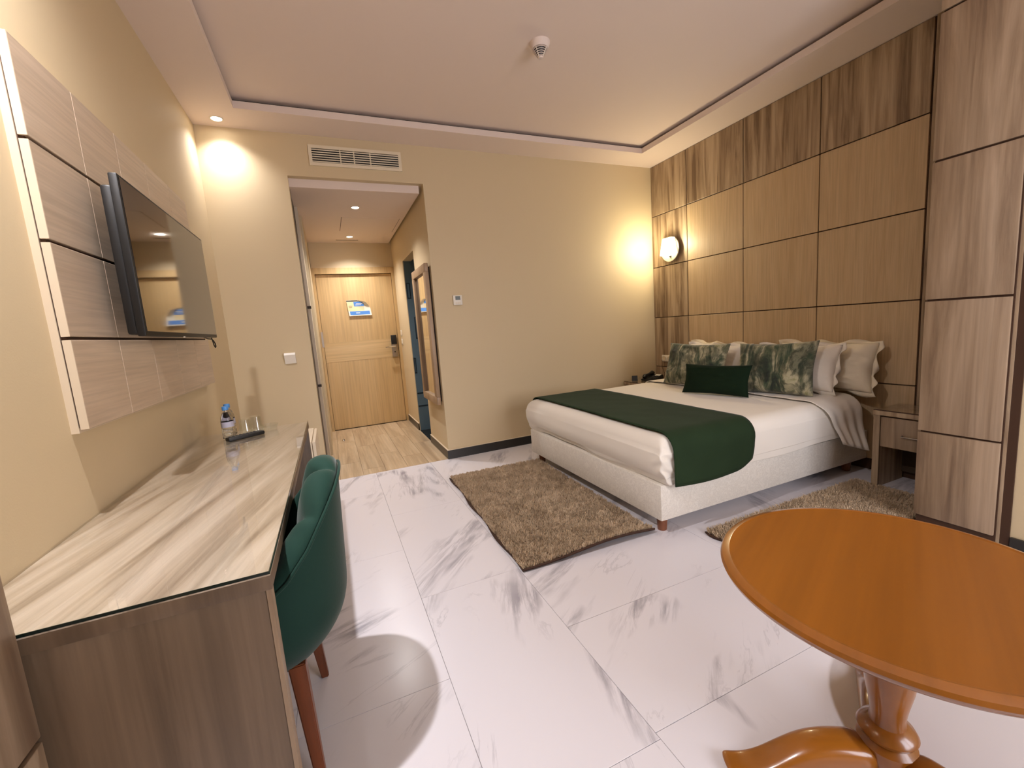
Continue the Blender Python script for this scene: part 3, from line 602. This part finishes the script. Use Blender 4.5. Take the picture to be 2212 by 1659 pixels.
# =================================================================== BED
bx0, bx1, by0, by1 = 2.27, 4.165, -2.155, -0.525
bed = empty('bed', (3.2, -1.34, 0)); tag(bed, 'double bed with a cream upholstered base against the panelled wall', 'bed')
fr = part('base', 'bedframe', bed, (bx0, bx1, by0, by1, 0.088, 0.292), bev=0.006)
for lx, ly in ((2.335, -0.60), (2.335, -2.085), (4.05, -0.60), (4.05, -2.085)):
    lathe('leg', 'bedleg', [(0.024, 0.0), (0.026, 0.004), (0.032, 0.088), (0.0, 0.088)], bed, (lx-3.2, ly+1.34, 0), 20)
def soft_box(name, mat, x0, x1, y0, y1, z0, z1, rx, nseg=40, amp=0.006, fold=None, parent=None):
    """rounded, gently uneven slab"""
    bm = bmesh.new(); bmesh.ops.create_cube(bm, size=2.0); bmesh.ops.subdivide_edges(bm, edges=bm.edges[:], cuts=nseg, use_grid_fill=True)
    cx, cyc, cz = (x0+x1)/2, (y0+y1)/2, (z0+z1)/2; hx, hy, hz = (x1-x0)/2, (y1-y0)/2, (z1-z0)/2
    for vtx in bm.verts:
        p = Vector((vtx.co.x*hx, vtx.co.y*hy, vtx.co.z*hz)); r = rx
        q = Vector((max(-hx+r, min(hx-r, p.x)), max(-hy+r, min(hy-r, p.y)), max(-hz+r, min(hz-r, p.z)))); d = p-q
        if d.length > 1e-6:
            # spread grid points evenly over the rounded edge
            d = Vector([math.copysign(r*math.tan(min(1.0, abs(c)/r)*PI/4), c) if abs(c) > 0 else 0 for c in d]); p = q + d.normalized()*r
        w = p + Vector((cx, cyc, cz)); n_ = mnoise.noise(Vector((w.x*1.7, w.y*1.7, w.z*3)))*amp + mnoise.noise(Vector((w.x*6, w.y*6, w.z*5)))*amp*0.35
        w += (d.normalized() if d.length > 1e-6 else Vector((0,0,1)))*n_
        if fold: w = fold(w)
        vtx.co = w - (Vector(parent.location) if parent else Vector((0,0,0)))
    me = mesh_of(bm, name, True); return obj(name, me, mat, parent)
soft_box('mattress', 'mattress', 2.31, 4.12, by0+0.01, by1-0.01, 0.29, 0.53, 0.06, 20, 0.003, parent=bed)
def dfold(w):
    # tucked in at the foot, wavy lower edge
    if w.x < 2.5 and w.z < 0.43: w.x += ((0.43-w.z)/0.14)**2*0.05*max(0, (2.5-w.x)/0.25)
    if w.z < 0.34: w.z += 0.014*math.sin(w.y*5.0+0.5) + 0.006*math.sin(w.x*7+w.y*11)
    if w.x < 2.33 and w.y < -2.12: w += Vector((0.005*math.sin(w.z*90+w.y*60), 0.007*math.sin(w.z*75+w.x*60), 0))
    return w
def make_duvet(x0, x1, y0, y1, z0, zt, r, n=64):
    bm = bmesh.new(); bmesh.ops.create_cube(bm, size=2.0); bmesh.ops.subdivide_edges(bm, edges=bm.edges[:], cuts=n, use_grid_fill=True)
    dens = lambda u: math.sin(u*PI/2*0.93)/math.sin(PI/2*0.93)
    def drop(d): return 0.0 if d >= r else r-math.sqrt(max(0.0, r*r-(r-d)**2))
    for vtx in bm.verts:
        u, v_, w_ = vtx.co; x = x0+(x1-x0)*(dens(u)+1)/2; y = y0+(y1-y0)*(dens(v_)+1)/2
        ds = (drop(x-x0), drop(y-y0), drop(y1-y)); top = zt-max(ds)-0.12*sum(sorted(ds)[:2])
        if w_ > 0.999: z = top
        elif w_ < -0.999: z = z0
        else: z = z0+(top-z0)*(w_+1)/2
        w = Vector((x, y, z)); bul = 0.007*math.sin(PI*min(1, max(0, (z-z0)/(zt-r-z0)*0.8)))
        if abs(w_) < 0.999:
            if u < -0.999: w.x -= bul
            if v_ < -0.999: w.y -= bul*0.5
        w += Vector((0, 0, mnoise.noise(Vector((x*1.7, y*1.7, z*3)))*0.006)) if w_ > 0.999 else Vector((mnoise.noise(Vector((x*4, y*4, z*5)))*0.006, 0, 0)) if u < -0.999 else Vector((0, mnoise.noise(Vector((x*4, y*4, z*5)))*0.005, 0))
        vtx.co = dfold(w)
    o = obj('duvet', mesh_of(bm, 'duvet', True), 'sheet'); sm = o.modifiers.new('s', 'SMOOTH'); sm.factor = 0.5; sm.iterations = 3; return o
duvet = make_duvet(2.252, 3.93, -2.185, -0.505, 0.292, 0.566, 0.085); tag(duvet, 'white duvet tucked over the double bed', 'duvet')
# path over the bed across its width (near bottom -> top -> far bottom)
def across(off, zlow0, zlow1, r=0.105, n=60):
    y0, y1, zt = -2.195-off, -0.50+off, 0.566+off; pts = []
    L1 = zt-r-zlow0; L2 = PI/2*r; L3 = (y1-y0)-2*r; L5 = zt-r-zlow1; T = L1+2*L2+L3+L5
    for i in range(n):
        s = T*i/(n-1)
        if s < L1: pts.append((y0, zlow0+s, (-1, 0)))
        elif s < L1+L2: a = (s-L1)/r; pts.append((y0+r-r*math.cos(a), zt-r+r*math.sin(a), (-math.cos(a), math.sin(a))))
        elif s < L1+L2+L3: pts.append((y0+r+(s-L1-L2), zt, (0, 1)))
        elif s < L1+2*L2+L3: a = (s-L1-L2-L3)/r; pts.append((y1-r+r*math.sin(a), zt-r+r*math.cos(a), (math.sin(a), math.cos(a))))
        else: pts.append((y1, zt-r-(s-L1-2*L2-L3), (1, 0)))
    return pts
def bed_cloth(name, mat, xa, xb, off, z0, z1, shape=None, nx=26, n=90, thick=0.006, amp=0.002):
    pts = across(off, z0, z1, n=n); P = np.zeros((nx, n, 3))
    for i in range(nx):
        for j, (y, z, nr) in enumerate(pts):
            t_ = i/(nx-1); x = xa+(xb-xa)*t_
            if shape: x, dy, dz_ = shape(t_, x, y, z, j/(n-1))
            else: dy = dz_ = 0
            base = mnoise.noise(Vector((x*1.7, y*1.7, z*3)))*0.006
            k = base + mnoise.noise(Vector((x*9, y*9, z*9)))*amp
            P[i, j] = (x, y+dy+nr[0]*k, z+dz_+nr[1]*k)
    o = obj(name, grid_mesh(name, P), mat); m_ = o.modifiers.new('t', 'SOLIDIFY'); m_.thickness = thick; m_.offset = 1.0
    return o
def rshape(t_, x, y, z, s):
    dz_ = 0.0; dy = 0.0
    if y < -2.1 and z < 0.47:
        k = (0.47-z)/0.2; dz_ = (0.03*(1-t_)**2*0 + 0.045*max(0, t_-0.75)**2*16*k) - 0.016*math.sin(t_*PI)*k; x -= 0.025*max(0, k-0.4)*max(0, t_-0.5)*2
        dy = -0.012*k*math.sin(t_*4+0.4)
    return x, dy, dz_
runner = bed_cloth('bed_runner', 'runner', 2.318, 2.935, 0.013, 0.296, 0.30, rshape, thick=0.006); tag(runner, 'dark green velvet runner across the foot of the bed', 'bed runner')
def sshape(t_, x, y, z, s):
    dy = dz_ = 0.0
    if y < -2.05:
        k = min(1.0, max(0.0, (0.56-z)/0.34)); x += (1-t_)*0.20*k + 0.02*k; dy = -0.05*k*k*t_ - 0.012*k*math.sin(t_*22); dz_ = -0.05*k*t_ + 0.03*k*(1-t_)
    return x, dy, dz_
fold = bed_cloth('top_sheet', 'sheet', 3.575, 3.965, 0.012, 0.245, 0.30, sshape, nx=48, thick=0.005, amp=0.006); tag(fold, 'white top sheet folded back near the pillows and hanging over the bed side', 'sheet')

def pillow(name, mat, w, h, t, loc, rot, label, cat, group=None, flange=0.0, scal=0.0, seed=0, n=34, wr=0.006):
    P = np.zeros((2, n, n, 3))
    for side in (0, 1):
        for i in range(n):
            for j in range(n):
                u, v_ = -1+2*i/(n-1), -1+2*j/(n-1)
                fu, fv = (1-abs(u)**2.6), (1-abs(v_)**2.6); th3 = t/2*(max(0, fu)**0.5)*(max(0, fv)**0.5)
                pin = 0.085*(1-abs(u)**1.5)*(abs(v_)**4); pin2 = 0.07*(1-abs(v_)**1.5)*(abs(u)**4)
                y = w/2*(u - math.copysign(pin2, u)); z = h/2*(v_ - math.copysign(pin, v_))
                nn = mnoise.noise(Vector((u*3+seed*7, v_*3, seed*3)))*wr*2 + mnoise.noise(Vector((u*8+seed*5, v_*8, seed)))*wr
                nn *= min(1, 3*max(0, fu)*max(0, fv))
                sg = -1 if side == 0 else 1
                P[side, i, j] = (sg*th3 + nn*(1 if side == 0 else 0.4)*1, y, z)
    bm = bmesh.new(); grids = []
    for side in (0, 1):
        V = [[bm.verts.new(P[side, i, j]) for j in range(n)] for i in range(n)]; grids.append(V)
        for i in range(n-1):
            for j in range(n-1): bm.faces.new((V[i][j], V[i+1][j], V[i+1][j+1], V[i][j+1]))
    bmesh.ops.remove_doubles(bm, verts=bm.verts, dist=1e-4)
    root = empty(name, loc); root.rotation_euler = rot; tag(root, label, cat, group)
    obj('cover', mesh_of(bm, name, True), mat, root)
    if flange:
        per = []
        m_ = 120
        for k in range(m_):
            a = 4*k/m_; sd_, tt = int(a), a-int(a); u, v_ = [(-1+2*tt, -1), (1, -1+2*tt), (1-2*tt, 1), (-1, 1-2*tt)][sd_]
            pin = 0.085*(1-abs(u)**1.5)*(abs(v_)**4); pin2 = 0.07*(1-abs(v_)**1.5)*(abs(u)**4)
            per.append((w/2*(u-math.copysign(pin2, u) if u else 0), h/2*(v_-math.copysign(pin, v_) if v_ else 0), u, v_))
        Q = np.zeros((m_, 3, 3))
        for k, (y, z, u, v_) in enumerate(per):
            for r in range(3):
                e_ = flange*r/2*(1+scal*math.sin(k*0.62)); du = u if abs(u) >= abs(v_)*0.98 else 0; dv = v_ if abs(v_) >= abs(u)*0.98 else 0
                Q[k, r] = (0.007*math.sin(k*0.9)*r + 0.010*math.sin(k*0.31)*r - 0.002, (y*0.985 if r == 0 else y)+math.copysign(e_, u)*(abs(du) > 0), (z*0.985 if r == 0 else z)+math.copysign(e_, v_)*(abs(dv) > 0))
        fo = obj('flange', grid_mesh('flange', Q, True), mat, root); s_ = fo.modifiers.new('s', 'SOLIDIFY'); s_.thickness = 0.003
    return root
R = math.radians
G = 'white pillows against the headboard wall'
pillow('pillow', 'pillow', 0.68, 0.345, 0.19, (4.04, -1.915, 0.757), (0.0, R(12), 0), 'cream pillow with a ruffled edge standing rightmost against the wall', 'pillow', G, 0.02, 0.6, 1, wr=0.012)
pillow('pillow', 'pillow', 0.66, 0.33, 0.17, (4.045, -0.98, 0.752), (R(2), R(12), 0), 'cream pillow against the wall behind the left white pillow', 'pillow', G, 0.02, 0.6, 2, wr=0.012)
pillow('pillow', 'sheet', 0.60, 0.34, 0.17, (3.868, -1.82, 0.760), (R(-1), R(20), 0), 'smooth white pillow between the right leaf-print cushion and the cream pillow', 'pillow', G, 0.018, 0.5, 3)
pillow('pillow', 'sheet', 0.62, 0.33, 0.17, (3.87, -1.08, 0.760), (R(1), R(20), 0), 'smooth white pillow behind the left leaf-print cushion', 'pillow', G, 0.018, 0.5, 4)
G2 = 'leaf-print cushions'
pillow('cushion', 'leaf', 0.55, 0.39, 0.14, (3.685, -1.79, 0.768), (R(-2), R(17), R(9)), 'right green and grey leaf-print cushion on the bed', 'cushion', G2, seed=5, wr=0.01)
pillow('cushion', 'leaf', 0.59, 0.385, 0.14, (3.635, -1.10, 0.762), (R(1), R(17), R(8)), 'left green and grey leaf-print cushion nearest the telephone', 'cushion', G2, seed=6, wr=0.01)
pillow('cushion', 'lumbar', 0.52, 0.24, 0.12, (3.425, -1.50, 0.688), (R(0), R(16), R(15)), 'small plain dark green velvet cushion in front of the leaf-print ones', 'cushion', seed=8, wr=0.004)

# =================================================================== NIGHTSTANDS
def nightstand(x0, x1, y0, y1, label):
    t = empty('nightstand', ((x0+x1)/2, (y0+y1)/2, 0)); tag(t, label, 'nightstand', 'oak nightstands beside the bed')
    part('top', 'oak', t, (x0-0.005, x1, y0-0.003, y1+0.003, 0.478, 0.508), bev=0.002)
    part('glass_sheet', 'deskglass', t, (x0-0.003, x1-0.002, y0, y1, 0.5085, 0.5145)); part('glass_edge', 'joint', t, (x0-0.0055, x0-0.003, y0, y1, 0.5085, 0.5145))
    for yy in (y0, y1-0.035): part('side_panel', 'oak', t, (x0, x1-0.002, yy, yy+0.035, 0, 0.478))
    part('back_panel', 'darkgap', t, (x1-0.014, x1-0.002, y0+0.035, y1-0.035, 0.05, 0.478))
    dr = part('drawer', 'oakcol', t, (x0+0.004, x1-0.03, y0+0.038, y1-0.038, 0.275, 0.468), bev=0.002)
    yc = (y0+y1)/2; bm = bmesh.new(); L = Vector(t.location)
    add_tube(bm, [Vector((x0+0.004, yc-0.05, 0.362))-L, Vector((x0-0.018, yc-0.045, 0.362))-L, Vector((x0-0.018, yc+0.045, 0.362))-L, Vector((x0+0.004, yc+0.05, 0.362))-L], 0.005, 8)
    auto(obj('handle', bm, 'steel', dr), 0.9)
nightstand(3.885, W-0.006, -2.728, -2.325, 'oak nightstand with a drawer between the bed and the wooden pier')
nightstand(3.70, W-0.006, -0.445, -0.03, 'oak nightstand under the telephone in the far corner')
# telephone
tl = empty('telephone', (3.93, -0.22, 0.5146), R(15)); tag(tl, 'black desk telephone on the far nightstand', 'telephone')
bm = bmesh.new(); a = [bm.verts.new(p) for p in ((-0.09,-0.085,0),(0.09,-0.085,0),(0.09,0.085,0),(-0.09,0.085,0),(-0.09,-0.085,0.02),(0.09,-0.085,0.055),(0.09,0.085,0.055),(-0.09,0.085,0.02))]
for f in ((0,3,2,1),(4,5,6,7),(0,1,5,4),(1,2,6,5),(2,3,7,6),(3,0,4,7)): bm.faces.new([a[i] for i in f])
bmesh.ops.bevel(bm, geom=bm.edges[:], offset=0.006, segments=2, affect='EDGES'); auto(obj('body', bm, 'black', tl))
bm = bmesh.new(); add_tube(bm, [(-0.085, 0.045, 0.036), (-0.07, 0.045, 0.05), (-0.03, 0.045, 0.056), (0.03, 0.045, 0.066), (0.07, 0.045, 0.072), (0.09, 0.045, 0.066)], [0.02, 0.024, 0.015, 0.015, 0.024, 0.02], 12); auto(obj('handset', bm, 'black', tl), 1.2)
for i in range(4):
    for j in range(3):
        bm = bmesh.new(); add_box(bm, -0.006, 0.006, -0.006, 0.006, -0.002, 0.004); obj('key', bm, 'button', tl, (-0.045+i*0.02, -0.06+j*0.02, 0.033+i*0.004), (0, -0.19, 0))
bm = bmesh.new(); add_box(bm, -0.02, 0.02, -0.03, 0.03, 0, 0.002); obj('name_card', bm, 'white', tl, (0.05, -0.04, 0.05), (0, -0.19, 0))
bm = bmesh.new(); add_tube(bm, [(0.09, -0.03, 0.02), (0.13, -0.06, 0.01), (0.17, -0.05, 0.05), (0.2, 0.0, 0.12), (0.215, 0.01, 0.2)], 0.0025, 6); auto(obj('phone_cord', bm, 'joint', tl), 1.5)
lf = empty('leaflet_card', (3.79, -0.10, 0.5146), R(-35)); tag(lf, 'small folded card standing beside the telephone', 'card')
bm = bmesh.new(); v0 = [bm.verts.new(p) for p in ((-0.03, -0.02, 0), (0.03, -0.02, 0), (0.03, 0.0, 0.055), (-0.03, 0.0, 0.055), (-0.03, 0.02, 0), (0.03, 0.02, 0))]
bm.faces.new((v0[0], v0[1], v0[2], v0[3])); bm.faces.new((v0[3], v0[2], v0[5], v0[4])); o = obj('card', bm, 'black', lf); o.modifiers.new('s', 'SOLIDIFY').thickness = 0.001

# =================================================================== RUGS
def rug(label, x0, x1, y0, y1, n_blades, curl_amp, seed):
    """flat base with a bound edge and a shaggy pile"""
    t = empty('rug', ((x0+x1)/2, (y0+y1)/2, 0)); tag(t, label, 'rug', 'brown shaggy rugs beside the bed')
    rg = np.random.default_rng(seed); hx, hy = (x1-x0)/2, (y1-y0)/2
    def lift(x, y):
        # the edge towards the camera curls up
        k = np.clip((-y-hy+0.10)/0.10, 0, 1); return curl_amp*k*k*(0.55+0.45*np.sin((x/hx)*2.6+0.6))
    nx, ny = 40, 60; P = np.zeros((nx, ny, 3))
    for i in range(nx):
        for j in range(ny):
            u, v_ = -1+2*i/(nx-1), -1+2*j/(ny-1); x, y = u*hx, v_*hy
            x += 0.008*math.sin(v_*9+seed)*abs(u)**4; P[i, j] = (x, y, 0.009+lift(x, y))
    b = obj('base', grid_mesh('base', P), 'rugback', t); m_ = b.modifiers.new('s', 'SOLIDIFY'); m_.thickness = 0.008; m_.offset = -1
    bm = bmesh.new(); ring = [tuple(P[i, 0]) for i in range(nx)]; add_tube(bm, ring, 0.006, 6); ring = [tuple(P[0, j]) for j in range(ny)]; add_tube(bm, ring, 0.004, 6); auto(obj('bound_edge', bm, 'rugback', t), 1.5)
    x = rg.uniform(-hx+0.006, hx-0.004, n_blades); y = rg.uniform(-hy+0.008, hy-0.004, n_blades); z = 0.0095+lift(x, y)
    a = rg.uniform(0, 2*PI, n_blades); w = rg.uniform(0.0016, 0.0030, n_blades); h = rg.uniform(0.012, 0.026, n_blades)
    gx_ = rg.uniform(0, 2*PI, (60, 60)); ix = np.clip(((x+hx)/(2*hx)*59*min(1, hx/0.5)).astype(int), 0, 59); iy = np.clip(((y+hy)/(2*hy)*59).astype(int), 0, 59); la = gx_[ix, iy]+rg.normal(0, 0.9, n_blades); ll = rg.uniform(0.004, 0.016, n_blades)
    V = np.zeros((n_blades, 4, 3)); dx_, dy_ = np.cos(a)*w, np.sin(a)*w
    V[:, 0] = np.stack([x-dx_, y-dy_, z], 1); V[:, 1] = np.stack([x+dx_, y+dy_, z], 1)
    V[:, 2] = np.stack([x+dx_*0.5+np.cos(la)*ll, y+dy_*0.5+np.sin(la)*ll, z+h], 1); V[:, 3] = np.stack([x-dx_*0.5+np.cos(la)*ll, y-dy_*0.5+np.sin(la)*ll, z+h], 1)
    me = bpy.data.meshes.new('pile'); me.vertices.add(n_blades*4); me.vertices.foreach_set('co', V.reshape(-1)); me.loops.add(n_blades*4); me.loops.foreach_set('vertex_index', np.arange(n_blades*4, dtype=np.int32))
    me.polygons.add(n_blades); me.polygons.foreach_set('loop_start', np.arange(0, n_blades*4, 4, dtype=np.int32)); me.polygons.foreach_set('loop_total', np.full(n_blades, 4, dtype=np.int32)); me.update(calc_edges=True); me.validate()
    p = obj('pile', me, 'pile', t); p['kind'] = 'stuff'
    return t
r1 = rug('brown shaggy rug on the marble floor at the foot of the bed', 1.475, 2.285, -2.09, -0.565, 130000, 0.034, 3); r1.rotation_euler = (0, 0, R(-1.6))
r2 = rug('brown shaggy rug on the marble floor between the bed and the wooden pier', 2.49, 3.86, -2.715, -2.245, 60000, 0.0, 4)

# =================================================================== ROUND TABLE
TC = (1.90, -3.36); tb = empty('round_table', (TC[0], TC[1], 0), R(24)); tag(tb, 'round orange-brown wooden pedestal table in the foreground', 'table')
lathe('top', 'table', [(0.0, 0.516), (0.33, 0.516), (0.352, 0.518), (0.367, 0.524), (0.376, 0.533), (0.379, 0.541), (0.375, 0.549), (0.364, 0.5535), (0.357, 0.555), (0.354, 0.5535), (0.348, 0.5525), (0.0, 0.5525)], tb, n=128, ang=0.5)
lathe('column', 'table', [(0.0, 0.03), (0.0462, 0.03), (0.0577, 0.05), (0.0639, 0.072), (0.0616, 0.092), (0.0462, 0.104), (0.057, 0.114), (0.0624, 0.125), (0.0554, 0.138), (0.0377, 0.148), (0.0354, 0.168), (0.04, 0.2), (0.0493, 0.25), (0.0547, 0.3), (0.0539, 0.34), (0.0477, 0.38), (0.0385, 0.42), (0.0354, 0.45), (0.0423, 0.48), (0.0616, 0.505), (0.0693, 0.518), (0.0, 0.518)], tb, n=48)
prof_top = [(0.03, 0.09), (0.09, 0.102), (0.15, 0.104), (0.21, 0.09), (0.26, 0.06), (0.3, 0.034), (0.34, 0.02), (0.375, 0.022), (0.402, 0.026)]
prof_bot = [(0.03, 0.02), (0.09, 0.02), (0.15, 0.018), (0.21, 0.012), (0.26, 0.006), (0.30, 0.002), (0.34, 0.0), (0.375, 0.0), (0.402, 0.012)]
for ang in (152, 32, -88):
    bm = bmesh.new(); secs = []
    for k, ((r, zt), (_, zb)) in enumerate(zip(prof_top, prof_bot)):
        hw = 0.048 - 0.016*k/8
        ring = [(-hw*0.7, zt), (hw*0.7, zt), (hw, zt-(zt-zb)*0.25), (hw, zb+(zt-zb)*0.2), (hw*0.7, zb), (-hw*0.7, zb), (-hw, zb+(zt-zb)*0.2), (-hw, zt-(zt-zb)*0.25)]
        secs.append([bm.verts.new((r, y, z)) for y, z in ring])
    for a, b in zip(secs, secs[1:]):
        for k in range(8): bm.faces.new((a[k], a[(k+1) % 8], b[(k+1) % 8], b[k]))
    bm.faces.new(secs[0][::-1]); bm.faces.new(secs[-1])
    o = obj('foot', bm, 'table', tb, (0,0,0), (0, 0, R(ang-24))); auto(o, 1.2); s_ = o.modifiers.new('s', 'SUBSURF'); s_.levels = 1; s_.render_levels = 2
